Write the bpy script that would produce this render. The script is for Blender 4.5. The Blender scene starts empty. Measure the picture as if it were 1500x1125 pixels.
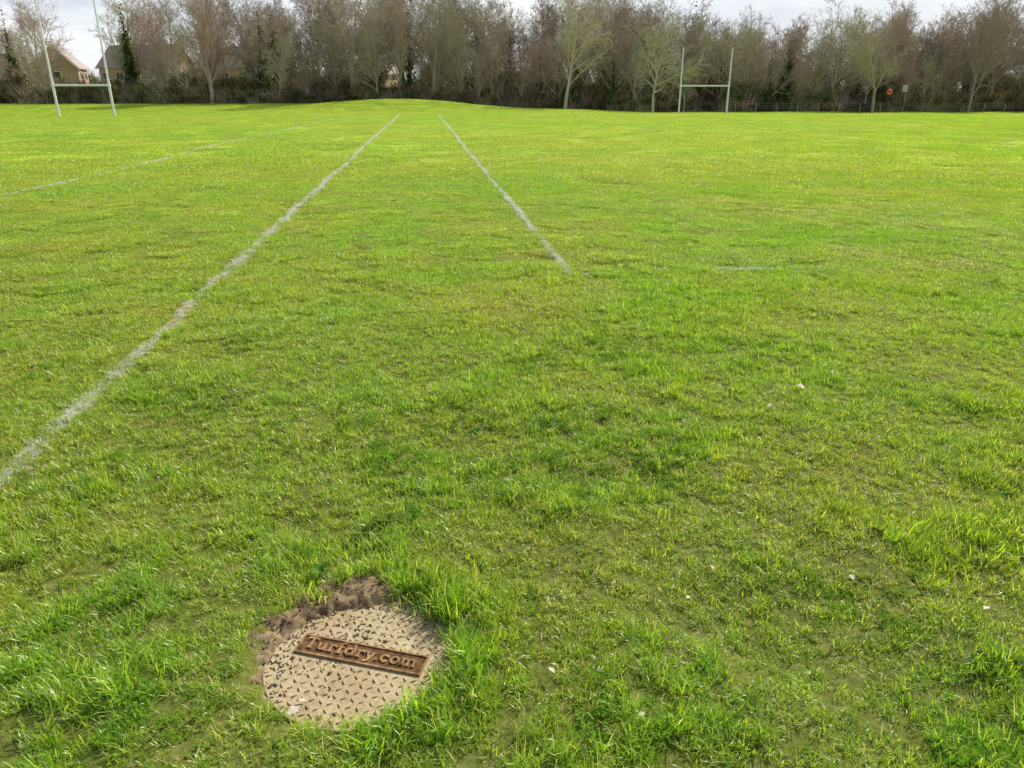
import bpy, math, random
import numpy as np
from mathutils import Vector, Matrix

rng = np.random.default_rng(7)
random.seed(7)
scene = bpy.context.scene
root = scene.collection

# ------------------------------------------------------------------ helpers
def link(o, parent=None):
    root.objects.link(o)
    if parent is not None:
        o.parent = parent
    return o

def mesh_np(name, verts, faces, mat=None, smooth=False):
    me = bpy.data.meshes.new(name)
    me.from_pydata([tuple(v) for v in verts] if not isinstance(verts, list) else verts, [], faces)
    me.update()
    if mat: me.materials.append(mat)
    if smooth:
        me.polygons.foreach_set('use_smooth', [True]*len(me.polygons))
    return me

def hashn(xi, yi, s):
    v = np.sin(xi*127.1 + yi*311.7 + s*74.7)*43758.5453
    return v - np.floor(v)

def vnoise(x, y, sc, s=0):
    x = np.asarray(x, float)/sc; y = np.asarray(y, float)/sc
    xi = np.floor(x); yi = np.floor(y); fx = x-xi; fy = y-yi
    fx = fx*fx*(3-2*fx); fy = fy*fy*(3-2*fy)
    a = hashn(xi, yi, s); b = hashn(xi+1, yi, s); c = hashn(xi, yi+1, s); d = hashn(xi+1, yi+1, s)
    return (a*(1-fx)+b*fx)*(1-fy)+(c*(1-fx)+d*fx)*fy

def fbm(x, y, sc, s=0):
    # rotated octaves so no lattice direction shows
    t = 0; w = 0
    for o, (a, am) in enumerate(((.5, 1), (1.3, .5), (2.2, .28))):
        ca, sa = math.cos(a), math.sin(a)
        t = t+am*vnoise(x*ca-y*sa+o*7.7, x*sa+y*ca, sc/2**o, s+o*3); w += am
    return t/w

def sstep(a, b, x):
    t = np.clip((np.asarray(x, float)-a)/(b-a), 0, 1)
    return t*t*(3-2*t)

MX, MY, MR = -0.470, 1.845, 0.288     # manhole

def height(x, y):
    x = np.asarray(x, float); y = np.asarray(y, float)
    d = np.hypot(x, y)
    r = np.hypot(x-MX, y-MY)
    near = 1-sstep(8, 20, d)
    calm = .3+.7*sstep(.4, .7, r)
    h = ((fbm(x, y, .35, 1)-.5)*.055 + (vnoise(x, y, .16, 5)-.5)*.016)*near*calm
    h = h + (fbm(x, y, 1.1, 2)-.5)*.05*(1-sstep(20, 40, d))*calm
    h = h + (vnoise(x, y, 9, 3)-.5)*.10*sstep(3, 15, d)
    h = h + 1.0*np.exp(-((x+12)/10.5)**2-((y-92)/6.5)**2)
    h = h + .65*sstep(82, 104, y)*(1-sstep(-20, -4, x))
    h = h - .32*np.exp(-((x+44)/18)**2-((y-76)/11)**2)
    h = h - .38*sstep(5, 18, x)*sstep(70, 90, y)
    k = 1-sstep(.275, .315, r)
    h = h*(1-k) + (-.05)*k
    return h

def h1(x, y): return float(height(x, y))

# ------------------------------------------------------------------ node helpers
def new_mat(name):
    m = bpy.data.materials.new(name); m.use_nodes = True
    nt = m.node_tree; nt.nodes.clear()
    out = nt.nodes.new('ShaderNodeOutputMaterial')
    return m, nt, out

def N(nt, typ, **kw):
    n = nt.nodes.new(typ)
    for k, v in kw.items(): setattr(n, k, v)
    return n

def ramp(nt, fac, stops, interp='LINEAR'):
    r = nt.nodes.new('ShaderNodeValToRGB'); r.color_ramp.interpolation = interp
    e = r.color_ramp.elements
    while len(e) < len(stops): e.new(0.5)
    for i, (p, c) in enumerate(stops):
        e[i].position = p
        e[i].color = (c[0], c[1], c[2], 1) if len(c) == 3 else c
    nt.links.new(fac, r.inputs[0])
    return r.outputs[0]

def noise(nt, vec, scale, detail=4, rough=.55, out=0):
    n = nt.nodes.new('ShaderNodeTexNoise'); n.inputs['Scale'].default_value = scale
    n.inputs['Detail'].default_value = detail; n.inputs['Roughness'].default_value = rough
    if vec is not None: nt.links.new(vec, n.inputs['Vector'])
    return n.outputs[out]

def mixc(nt, fac, a, b, mode='MIX'):
    m = nt.nodes.new('ShaderNodeMix'); m.data_type = 'RGBA'; m.blend_type = mode
    for s, v in ((0, fac), (6, a), (7, b)):
        if isinstance(v, bpy.types.NodeSocket): nt.links.new(v, m.inputs[s])
        elif s == 0: m.inputs[0].default_value = v
        else: m.inputs[s].default_value = (v[0], v[1], v[2], 1)
    return m.outputs[2]

def mth(nt, op, a, b=None, clamp=False):
    m = nt.nodes.new('ShaderNodeMath'); m.operation = op; m.use_clamp = clamp
    for i, v in enumerate((a, b)):
        if v is None: continue
        if isinstance(v, bpy.types.NodeSocket): nt.links.new(v, m.inputs[i])
        else: m.inputs[i].default_value = v
    return m.outputs[0]

def mrange(nt, v, a, b, c=0, d=1):
    m = nt.nodes.new('ShaderNodeMapRange')
    nt.links.new(v, m.inputs[0])
    for i, q in enumerate((a, b, c, d)): m.inputs[i+1].default_value = q
    return m.outputs[0]

def bump(nt, h, strength, dist):
    b = nt.nodes.new('ShaderNodeBump'); b.inputs['Strength'].default_value = strength
    b.inputs['Distance'].default_value = dist; nt.links.new(h, b.inputs['Height'])
    return b.outputs[0]

def principled(nt, out, col, rough=.8, nrm=None, spec=.3):
    p = nt.nodes.new('ShaderNodeBsdfPrincipled')
    if isinstance(col, bpy.types.NodeSocket): nt.links.new(col, p.inputs['Base Color'])
    else: p.inputs['Base Color'].default_value = (*col, 1)
    if isinstance(rough, bpy.types.NodeSocket): nt.links.new(rough, p.inputs['Roughness'])
    else: p.inputs['Roughness'].default_value = rough
    p.inputs['Specular IOR Level'].default_value = spec
    if nrm is not None: nt.links.new(nrm, p.inputs['Normal'])
    nt.links.new(p.outputs[0], out.inputs[0])
    return p

def simple_mat(name, c1, c2, scale=3, rough=.8, bmp=.2, bd=.01, spec=.3):
    m, nt, out = new_mat(name)
    tc = N(nt, 'ShaderNodeTexCoord')
    n = noise(nt, tc.outputs['Object'], scale, 6)
    col = ramp(nt, n, [(.3, c1), (.7, c2)])
    principled(nt, out, col, rough, bump(nt, n, bmp, bd), spec)
    return m

# ------------------------------------------------------------------ materials
def grass_material(name, stops, sheen=.055):
    m, nt, out = new_mat(name)
    at = N(nt, 'ShaderNodeAttribute', attribute_name='t')
    ar = N(nt, 'ShaderNodeAttribute', attribute_name='rnd')
    al = N(nt, 'ShaderNodeAttribute', attribute_name='tint', attribute_type='INSTANCER')
    col = ramp(nt, ar.outputs['Fac'], stops)
    col = mixc(nt, 1.0, col, al.outputs['Vector'], 'MULTIPLY')
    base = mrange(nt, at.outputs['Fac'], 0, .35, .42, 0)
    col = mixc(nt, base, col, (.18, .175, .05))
    d = N(nt, 'ShaderNodeBsdfDiffuse'); nt.links.new(col, d.inputs[0])
    tr = N(nt, 'ShaderNodeBsdfTranslucent')
    col2 = mixc(nt, 1.0, col, (1.34, 1.3, .66), 'MULTIPLY')
    nt.links.new(col2, tr.inputs[0])
    mx = N(nt, 'ShaderNodeMixShader'); mx.inputs[0].default_value = .54
    nt.links.new(d.outputs[0], mx.inputs[1]); nt.links.new(tr.outputs[0], mx.inputs[2])
    last = mx
    if sheen:
        g = N(nt, 'ShaderNodeBsdfGlossy'); g.inputs['Roughness'].default_value = .4
        g.inputs[0].default_value = (.95, .95, .85, 1)
        mx2 = N(nt, 'ShaderNodeMixShader'); mx2.inputs[0].default_value = sheen
        nt.links.new(mx.outputs[0], mx2.inputs[1]); nt.links.new(g.outputs[0], mx2.inputs[2]); last = mx2
    nt.links.new(last.outputs[0], out.inputs[0])
    return m

G_STOPS = [(0, (.18, .32, .025)), (.35, (.315, .475, .033)), (.7, (.46, .585, .045)), (.91, (.56, .63, .085)), (.96, (.65, .56, .27)), (1, (.7, .61, .36))]
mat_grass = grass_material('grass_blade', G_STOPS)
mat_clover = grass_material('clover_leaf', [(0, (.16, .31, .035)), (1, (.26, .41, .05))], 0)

def paint_material():
    m, nt, out = new_mat('line_marking_paint')
    ar = N(nt, 'ShaderNodeAttribute', attribute_name='rnd')
    geo = N(nt, 'ShaderNodeNewGeometry')
    n = noise(nt, geo.outputs['Position'], 2.5, 4, .7)
    s = mth(nt, 'ADD', mth(nt, 'MULTIPLY', ar.outputs['Fac'], .6), n)
    col = ramp(nt, s, [(.45, (.38, .48, .1)), (.68, (.64, .68, .46)), (.9, (.86, .86, .82))])
    d = N(nt, 'ShaderNodeBsdfDiffuse'); nt.links.new(col, d.inputs[0])
    tr = N(nt, 'ShaderNodeBsdfTranslucent'); nt.links.new(col, tr.inputs[0])
    mx = N(nt, 'ShaderNodeMixShader'); mx.inputs[0].default_value = .45
    nt.links.new(d.outputs[0], mx.inputs[1]); nt.links.new(tr.outputs[0], mx.inputs[2])
    nt.links.new(mx.outputs[0], out.inputs[0])
    return m
mat_paint = paint_material()

def ground_material():
    m, nt, out = new_mat('turf_ground')
    geo = N(nt, 'ShaderNodeNewGeometry'); P = geo.outputs['Position']
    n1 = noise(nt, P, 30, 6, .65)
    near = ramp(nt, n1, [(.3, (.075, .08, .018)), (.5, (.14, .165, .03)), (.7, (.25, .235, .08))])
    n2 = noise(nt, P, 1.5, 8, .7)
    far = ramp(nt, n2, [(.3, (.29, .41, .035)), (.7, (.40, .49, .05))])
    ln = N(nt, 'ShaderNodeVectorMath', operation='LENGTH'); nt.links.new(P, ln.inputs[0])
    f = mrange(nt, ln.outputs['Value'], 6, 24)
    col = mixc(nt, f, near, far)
    # worn soil along the near pitch line
    sp = N(nt, 'ShaderNodeSeparateXYZ'); nt.links.new(P, sp.inputs[0])
    dx = mth(nt, 'ABSOLUTE', mth(nt, 'ADD', mth(nt, 'ADD', sp.outputs['X'], 2.38), mth(nt, 'MULTIPLY', mth(nt, 'SUBTRACT', sp.outputs['Y'], 3.73), .1145)))
    wn = noise(nt, P, 9, 3)
    wf = mth(nt, 'MULTIPLY', mrange(nt, dx, .03, .075, 1, 0), mrange(nt, wn, .38, .5), True)
    col = mixc(nt, wf, col, (.47, .36, .23))
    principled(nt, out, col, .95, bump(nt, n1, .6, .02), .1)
    return m
mat_ground = ground_material()

def soil_material():
    m, nt, out = new_mat('soil')
    tc = N(nt, 'ShaderNodeTexCoord'); P = tc.outputs['Object']
    n = noise(nt, P, 45, 8, .7)
    n2 = noise(nt, P, 7, 3)
    s = mth(nt, 'ADD', mth(nt, 'MULTIPLY', n, .6), mth(nt, 'MULTIPLY', n2, .4))
    col = ramp(nt, s, [(.35, (.11, .075, .038)), (.52, (.26, .185, .105)), (.68, (.44, .34, .21))])
    principled(nt, out, col, .95, bump(nt, n, .9, .008), .15)
    return m
mat_soil = soil_material()

def lid_material():
    m, nt, out = new_mat('dusty_cast_iron')
    tc = N(nt, 'ShaderNodeTexCoord'); P = tc.outputs['Object']
    n = noise(nt, P, 9, 8, .7)
    n2 = noise(nt, P, 90, 4, .7)
    col = ramp(nt, n, [(.3, (.36, .27, .145)), (.5, (.54, .44, .265)), (.7, (.66, .57, .38))])
    c2 = ramp(nt, n2, [(.35, (.62, .58, .52)), (.62, (1.05, 1.05, 1.05))])
    col = mixc(nt, .85, col, c2, 'MULTIPLY')
    n3 = noise(nt, P, 4.5, 5, .6)
    ru = mrange(nt, n3, .5, .66, 0, .45)
    col = mixc(nt, ru, col, (.33, .19, .085))
    principled(nt, out, col, .85, bump(nt, n2, .5, .002), .2)
    return m
mat_lid = lid_material()
mat_rust = simple_mat('rusty_iron', (.17, .10, .045), (.52, .34, .17), 38, .95, .8, .003, .1)
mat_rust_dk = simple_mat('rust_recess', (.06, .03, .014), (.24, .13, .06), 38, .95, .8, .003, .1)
mat_white = simple_mat('white_paint', (.76, .77, .78), (.88, .88, .88), 2, .45, .05)
def brick_material():
    m, nt, out = new_mat('brickwork')
    tc = N(nt, 'ShaderNodeTexCoord')
    b = N(nt, 'ShaderNodeTexBrick'); b.inputs['Scale'].default_value = 4.4
    b.inputs['Color1'].default_value = (.46, .30, .22, 1); b.inputs['Color2'].default_value = (.56, .40, .3, 1)
    b.inputs['Mortar'].default_value = (.48, .43, .38, 1); b.inputs['Mortar Size'].default_value = .012
    mp = N(nt, 'ShaderNodeMapping'); mp.inputs['Rotation'].default_value = (math.pi/2, 0, 0)
    nt.links.new(tc.outputs['Object'], mp.inputs[0]); nt.links.new(mp.outputs[0], b.inputs[0])
    principled(nt, out, b.outputs[0], .9)
    return m
mat_brick = brick_material()
def tile_material():
    m, nt, out = new_mat('roof_tiles')
    tc = N(nt, 'ShaderNodeTexCoord')
    n = noise(nt, tc.outputs['Object'], 1.5, 6)
    w = N(nt, 'ShaderNodeTexWave'); w.bands_direction = 'Z'; w.inputs['Scale'].default_value = 1.6
    nt.links.new(tc.outputs['Object'], w.inputs[0])
    col = ramp(nt, n, [(.3, (.35, .28, .24)), (.7, (.48, .39, .34))])
    principled(nt, out, col, .7, bump(nt, w.outputs['Fac'], .6, .05), .4)
    return m
mat_tile = tile_material()
mat_glass = simple_mat('window_glass', (.03, .035, .04), (.06, .065, .07), 2, .1, 0, spec=.6)
mat_door = simple_mat('door_paint', (.2, .03, .02), (.25, .04, .03), 2, .5)

def bark_material(name, stops):
    m, nt, out = new_mat(name)
    oi = N(nt, 'ShaderNodeObjectInfo')
    col = ramp(nt, oi.outputs['Random'], stops)
    p = N(nt, 'ShaderNodeBsdfDiffuse'); nt.links.new(col, p.inputs[0]); nt.links.new(p.outputs[0], out.inputs[0])
    return m
mat_bark = bark_material('bark', [(0, (.38, .31, .24)), (.25, (.49, .41, .31)), (.45, (.47, .34, .29)), (.6, (.40, .37, .25)), (.8, (.49, .45, .29)), (1, (.28, .24, .2))])
mat_bark_pale = bark_material('pale_bark', [(0, (.52, .49, .32)), (1, (.58, .54, .37))])

def leaf_material(name, c):
    m, nt, out = new_mat(name)
    ar = N(nt, 'ShaderNodeAttribute', attribute_name='rnd')
    oi = N(nt, 'ShaderNodeObjectInfo')
    col = ramp(nt, ar.outputs['Fac'], c)
    tint = ramp(nt, oi.outputs['Random'], [(0, (.8, 1, .8)), (.5, (1, 1, 1)), (1, (1.3, .95, .9))])
    col = mixc(nt, 1.0, col, tint, 'MULTIPLY')
    d = N(nt, 'ShaderNodeBsdfDiffuse'); nt.links.new(col, d.inputs[0])
    tr = N(nt, 'ShaderNodeBsdfTranslucent'); nt.links.new(col, tr.inputs[0])
    mx = N(nt, 'ShaderNodeMixShader'); mx.inputs[0].default_value = .35
    nt.links.new(d.outputs[0], mx.inputs[1]); nt.links.new(tr.outputs[0], mx.inputs[2])
    nt.links.new(mx.outputs[0], out.inputs[0])
    return m
mat_ever = leaf_material('evergreen_leaf', [(0, (.035, .065, .015)), (.6, (.08, .13, .028)), (1, (.15, .21, .05))])
mat_bramble = leaf_material('bramble_leaf', [(0, (.05, .05, .02)), (.6, (.14, .13, .05)), (1, (.26, .22, .10))])
mat_weed = leaf_material('weed_leaf', [(0, (.09, .18, .025)), (1, (.15, .27, .04))])
mat_litter = simple_mat('dead_leaf', (.5, .42, .3), (.72, .66, .55), 30, .7)

# ------------------------------------------------------------------ ground sheet
def axis(lim, fine0, k):
    v = [0.0]
    while v[-1] < lim: v.append(v[-1] + fine0 + k*v[-1])
    return v
px = axis(700, .03, .026)
xs = np.array([-a for a in px[:0:-1]] + px) - .2
py = axis(900, .028, .026)
ys = np.array([-a+1.8 for a in axis(40, .03, .12)[:0:-1]] + [a+1.8 for a in py])
X, Y = np.meshgrid(xs, ys)
Z = height(X, Y)
nx, ny = len(xs), len(ys)
V = np.stack([X.ravel(), Y.ravel(), Z.ravel()], 1)
ii = (np.arange(ny-1)[:, None]*nx + np.arange(nx-1)[None, :]).ravel()
F = np.stack([ii, ii+1, ii+nx+1, ii+nx], 1)
def fast_mesh(name, V, F, mats, smooth=True):
    me = bpy.data.meshes.new(name)
    me.vertices.add(len(V)); me.vertices.foreach_set('co', V.astype(np.float32).ravel())
    k = F.shape[1]
    me.loops.add(F.size); me.loops.foreach_set('vertex_index', F.astype(np.int32).ravel())
    me.polygons.add(len(F)); me.polygons.foreach_set('loop_start', (np.arange(len(F))*k).astype(np.int32))
    me.update(calc_edges=True); me.validate()
    if smooth: me.polygons.foreach_set('use_smooth', np.ones(len(F), bool))
    for m in mats: me.materials.append(m)
    return me
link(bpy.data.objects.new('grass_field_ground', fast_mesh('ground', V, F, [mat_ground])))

# ------------------------------------------------------------------ blades / tufts
def blades(n, rad, L, W, lean, seed, mat, square=False, name='tuft'):
    r = np.random.default_rng(seed)
    a = r.uniform(0, 2*np.pi, n); q = rad*np.sqrt(r.uniform(0, 1, n)); bx = q*np.cos(a); by = q*np.sin(a)
    az = r.uniform(0, 2*np.pi, n)
    ln = r.uniform(lean[0], lean[1], n); bend = r.uniform(.1, 1.0, n)
    LL = r.uniform(L[0], L[1], n); WW = r.uniform(W[0], W[1], n)
    tw = r.uniform(-.6, .6, n)
    K = 3
    P = np.zeros((n, K+1, 3)); P[:, 0, 0] = bx; P[:, 0, 1] = by; P[:, 0, 2] = -.006
    for k in range(K):
        th = ln + bend*(k/(K-1))
        th = np.minimum(th, 1.75)
        st = LL/K
        P[:, k+1, 0] = P[:, k, 0]+np.sin(th)*np.cos(az)*st
        P[:, k+1, 1] = P[:, k, 1]+np.sin(th)*np.sin(az)*st
        P[:, k+1, 2] = P[:, k, 2]+np.cos(th)*st
    side = np.stack([-np.sin(az+tw), np.cos(az+tw), np.zeros(n)], 1)
    wk = [.8, 1.0, .7]
    verts = np.zeros((n, 7, 3))
    for k in range(3):
        verts[:, 2*k] = P[:, k]-side*(WW*wk[k]/2)[:, None]
        verts[:, 2*k+1] = P[:, k]+side*(WW*wk[k]/2)[:, None]
    verts[:, 6] = P[:, 3]
    faces = []
    for i in range(n):
        o = 7*i
        faces += [(o, o+1, o+3, o+2), (o+2, o+3, o+5, o+4), (o+4, o+5, o+6)]
    me = bpy.data.meshes.new(name)
    me.from_pydata(verts.reshape(-1, 3).tolist(), [], faces)
    me.materials.append(mat)
    at = me.attributes.new('t', 'FLOAT', 'POINT'); at.data.foreach_set('value', np.tile([0, 0, .4, .4, .75, .75, 1.], n).astype(np.float32))
    ar = me.attributes.new('rnd', 'FLOAT', 'POINT'); ar.data.foreach_set('value', np.repeat(r.uniform(0, 1, n), 7).astype(np.float32))
    me.polygons.foreach_set('use_smooth', [True]*len(me.polygons))
    return bpy.data.objects.new(name, me)

def clover(seed, mat):
    r = np.random.default_rng(seed); vs = []; fs = []; t = []; rn = []
    for i in range(14):
        c = np.array([r.uniform(-.03, .03), r.uniform(-.03, .03), r.uniform(.008, .024)])
        rr = r.random()
        for k in range(3):
            a = k*2.094+i
            s = r.uniform(.003, .0052)
            m = c+np.array([math.cos(a), math.sin(a), r.uniform(-.2, .3)])*s
            o = len(vs)
            for j in range(6):
                b = a+j*math.pi/3
                vs.append((m[0]+math.cos(b)*s*.9, m[1]+math.sin(b)*s*.9, m[2]+.35*s*math.cos(b-a)))
                t.append(.9); rn.append(rr)
            fs.append(tuple(range(o, o+6)))
    me = bpy.data.meshes.new('clover'); me.from_pydata(vs, [], fs); me.materials.append(mat)
    me.attributes.new('t', 'FLOAT', 'POINT').data.foreach_set('value', t)
    me.attributes.new('rnd', 'FLOAT', 'POINT').data.foreach_set('value', rn)
    return bpy.data.objects.new('clover', me)

def coll(name, objs):
    c = bpy.data.collections.new(name)
    for i, o in enumerate(objs):
        o.name = '%s_%02d' % (name, i); c.objects.link(o)
    return c

def instancer(name, pos, rot, scl, idx, tint, collection):
    me = bpy.data.meshes.new(name)
    n = len(pos)
    me.vertices.add(n); me.vertices.foreach_set('co', np.asarray(pos, np.float32).ravel())
    me.attributes.new('rot', 'FLOAT_VECTOR', 'POINT').data.foreach_set('vector', np.asarray(rot, np.float32).ravel())
    me.attributes.new('scl', 'FLOAT_VECTOR', 'POINT').data.foreach_set('vector', np.asarray(scl, np.float32).ravel())
    me.attributes.new('idx', 'INT', 'POINT').data.foreach_set('value', np.asarray(idx, np.int32))
    if tint is not None:
        me.attributes.new('tint', 'FLOAT_VECTOR', 'POINT').data.foreach_set('vector', np.asarray(tint, np.float32).ravel())
    ob = link(bpy.data.objects.new(name, me))
    ng = bpy.data.node_groups.new(name+'_scatter', 'GeometryNodeTree')
    ng.interface.new_socket('Geometry', in_out='INPUT', socket_type='NodeSocketGeometry')
    ng.interface.new_socket('Geometry', in_out='OUTPUT', socket_type='NodeSocketGeometry')
    gi = ng.nodes.new('NodeGroupInput'); go = ng.nodes.new('NodeGroupOutput')
    ip = ng.nodes.new('GeometryNodeInstanceOnPoints')
    ci = ng.nodes.new('GeometryNodeCollectionInfo')
    ci.inputs['Collection'].default_value = collection
    ci.inputs['Separate Children'].default_value = True
    ci.inputs['Reset Children'].default_value = True
    ip.inputs['Pick Instance'].default_value = True
    def na(nm, t):
        a = ng.nodes.new('GeometryNodeInputNamedAttribute'); a.data_type = t
        a.inputs['Name'].default_value = nm
        return [s for s in a.outputs if s.name == 'Attribute' and s.enabled][0]
    L = ng.links.new
    L(gi.outputs[0], ip.inputs['Points']); L(ci.outputs[0], ip.inputs['Instance'])
    L(na('idx', 'INT'), ip.inputs['Instance Index'])
    L(na('rot', 'FLOAT_VECTOR'), ip.inputs['Rotation'])
    L(na('scl', 'FLOAT_VECTOR'), ip.inputs['Scale'])
    L(ip.outputs[0], go.inputs[0])
    md = ob.modifiers.new('scatter', 'NODES'); md.node_group = ng
    return ob

# lines on the pitch :  x = x0 + k*(y-y0)
LINES = [dict(x0=-2.38, y0=3.73, k=-.1145, ya=1.2, yb=72, w=.062, d=.84),
         dict(x0=.559, y0=7.07, k=-.1125, ya=7.0, yb=70, w=.042, d=.84),
         dict(x0=-8.67, y0=12.9, k=-.098, ya=5, yb=58, w=.045, d=.95)]
def line_dist(x, y, l):
    return np.where((y > l['ya']) & (y < l['yb']), np.abs(x-(l['x0']+l['k']*(y-l['y0']))), 9.)
def wornf(y):      # where the near line has worn to bare soil
    return np.clip(.8*sstep(3.9, 4.6, y)*(1-sstep(6.4, 7.6, y))*(.35+.9*vnoise(y, y*0, .3, 77))+.3*(vnoise(y, y*0, .4, 78) > .7)*(y < 14), 0, 1)

def soilR(th):   # grass-free radius around the cover by angle
    a = np.array([-180, -150, -125, -100, -90, -45, 0, 35, 60, 78, 90, 104, 120, 140, 160, 180])
    r = np.array([.345, .335, .29, .275, .272, .272, .272, .268, .275, .32, .41, .39, .335, .32, .345, .345])
    return np.interp(np.degrees(th), a, r)

def lushf(x, y):
    v = .55*fbm(x, y, .42, 11)+.25*vnoise(x, y, .15, 12)+.4*fbm(x, y, 1.7, 13)
    return np.clip((v-.42)/.4, 0, 1)

def tintf(x, y, lu):
    a = fbm(x, y, 1.0, 51); b = fbm(x, y, 7, 55)
    s = np.clip((.5*a+.5*b-.36)/.28, 0, 1)
    R_ = 1.08-.2*s; G_ = 1.0-.02*s; B_ = 1.05-.15*s
    R_ = R_*(1.1-.27*lu); G_ = G_*(1.0-.02*lu); B_ = B_*(1.15-.45*lu)
    j = 1+.10*rng.normal(0, 1, len(x))
    far = 1+.04*sstep(8, 40, y)
    return np.stack([R_*j*far, G_*j*far, B_*j], 1)

near_t = [blades(40, .033, (.018, .052), (.002, .0038), (.05, 1.1), 100+i, mat_grass) for i in range(10)]
near_t += [clover(5, mat_clover), clover(6, mat_clover)]
near_t += [blades(46, .03, (.03, .065), (.0022, .0042), (.05, .9), 130+i, mat_grass) for i in range(3)]
C_near = coll('grass_tuft', near_t)
C_mid = coll('grass_clump', [blades(760, .2, (.018, .048), (.0032, .0055), (.05, 1.1), 200+i, mat_grass) for i in range(6)])
C_far = coll('grass_swath', [blades(1200, .7, (.03, .06), (.009, .015), (.1, 1.0), 300+i, mat_grass) for i in range(6)])

def scatter(n, y0, y1):
    y = np.sqrt(rng.uniform(y0**2, y1**2, n))
    hw = .67*y+1.1
    x = rng.uniform(-1, 1, n)*hw
    return x, y

def rots(n, tilt=.12):
    return np.stack([rng.normal(0, tilt, n), rng.normal(0, tilt, n), rng.uniform(0, 6.283, n)], 1)

# near zone
x, y = scatter(90000, .9, 8.0)
w = 1-sstep(5.0, 7.8, y)
keep = rng.random(len(x)) < w
th = np.arctan2(y-MY, x-MX); r = np.hypot(x-MX, y-MY)
keep &= r > soilR(th)*(1+(vnoise(x, y, .05, 9)-.5)*.18)
lu = lushf(x, y)
keep &= rng.random(len(x)) < .7+.3*lu
ld = line_dist(x, y, LINES[0])
keep &= ~((ld < .07) & (rng.random(len(x)) < .25+.7*wornf(y)))
for bx, by, br in ((.11, 1.77, .05), (.09, 1.66, .04), (.75, 1.5, .03), (-1.0, 2.3, .04), (.02, 2.3, .03), (-.95, 2.75, .035), (1.3, 1.7, .04)):
    keep &= np.hypot(x-bx, y-by) > br*(.7+.6*vnoise(x, y, .03, 8))
x, y, lu, r = x[keep], y[keep], lu[keep], r[keep]
ring = np.exp(-((r-.33)/.13)**2)
th = np.arctan2(y-MY, x-MX)
ne = ring*np.clip(np.cos(th-math.radians(25))*.6+.5, .12, 1)
lu2 = np.clip(lu*.85+ne*.9, 0, 1)
s = (.6+.52*lu+.85*ne)*np.exp(rng.normal(0, .26, len(x)))
s = np.clip(s, .4, 2.2)
scl = np.stack([s*.5+.5, s*.5+.5, s], 1)
idx = rng.integers(0, 10, len(x)); q = rng.random(len(x))
cl = (q < .22) & (fbm(x, y, .5, 61) > .62)
idx = np.where(cl, rng.integers(10, 12, len(x)), idx)
idx = np.where((q > .5) & (lu2 > .5), rng.integers(12, 15, len(x)), idx)
P1 = np.stack([x, y, height(x, y)], 1)
instancer('grass', P1, rots(len(x), .2), scl, idx, tintf(x, y, lu2), C_near)
# mid zone
x, y = scatter(13000, 4.2, 22)
w = sstep(4.4, 7.0, y)*(1-sstep(15, 21, y))
k = rng.random(len(x)) < w
k &= ~((line_dist(x, y, LINES[0]) < .22) & (y < 7.2))
x, y = x[k], y[k]; lu = lushf(x, y)
s = .62+.5*lu
instancer('grass', np.stack([x, y, height(x, y)], 1), rots(len(x), .05), np.stack([s*0+1, s*0+1, s], 1), rng.integers(0, 6, len(x)), tintf(x, y, lu), C_mid)
# far zone
x, y = scatter(20000, 12, 112)
w = sstep(12, 18, y)
k = rng.random(len(x)) < w
x, y = x[k], y[k]; lu = np.clip(.5*lushf(x, y)+.5*vnoise(x, y, 5, 31), 0, 1)
s = .65+.45*lu
instancer('grass', np.stack([x, y, height(x, y)], 1), rots(len(x), .02), np.stack([s*0+1, s*0+1, s], 1), rng.integers(0, 6, len(x)), tintf(x, y, lu), C_far)
# short near-line tufts where the mid clumps were held back
yy = rng.uniform(4.4, 7.4, 2200); xx = LINES[0]['x0']+LINES[0]['k']*(yy-LINES[0]['y0'])+rng.uniform(-.36, .36, 2200)
k = ((np.abs(xx-(LINES[0]['x0']+LINES[0]['k']*(yy-LINES[0]['y0']))) > .07) | (rng.random(2200) > .2+.7*wornf(yy))) & (rng.random(2200) < sstep(4.4, 6.0, yy)*.7+.3)
xx, yy = xx[k], yy[k]; lu = lushf(xx, yy); s = .6+.5*lu
instancer('grass', np.stack([xx, yy, height(xx, yy)], 1), rots(len(xx), .2), np.stack([s*.5+.6, s*.5+.6, s], 1), rng.integers(0, 10, len(xx)), tintf(xx, yy, lu), C_near)

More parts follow.
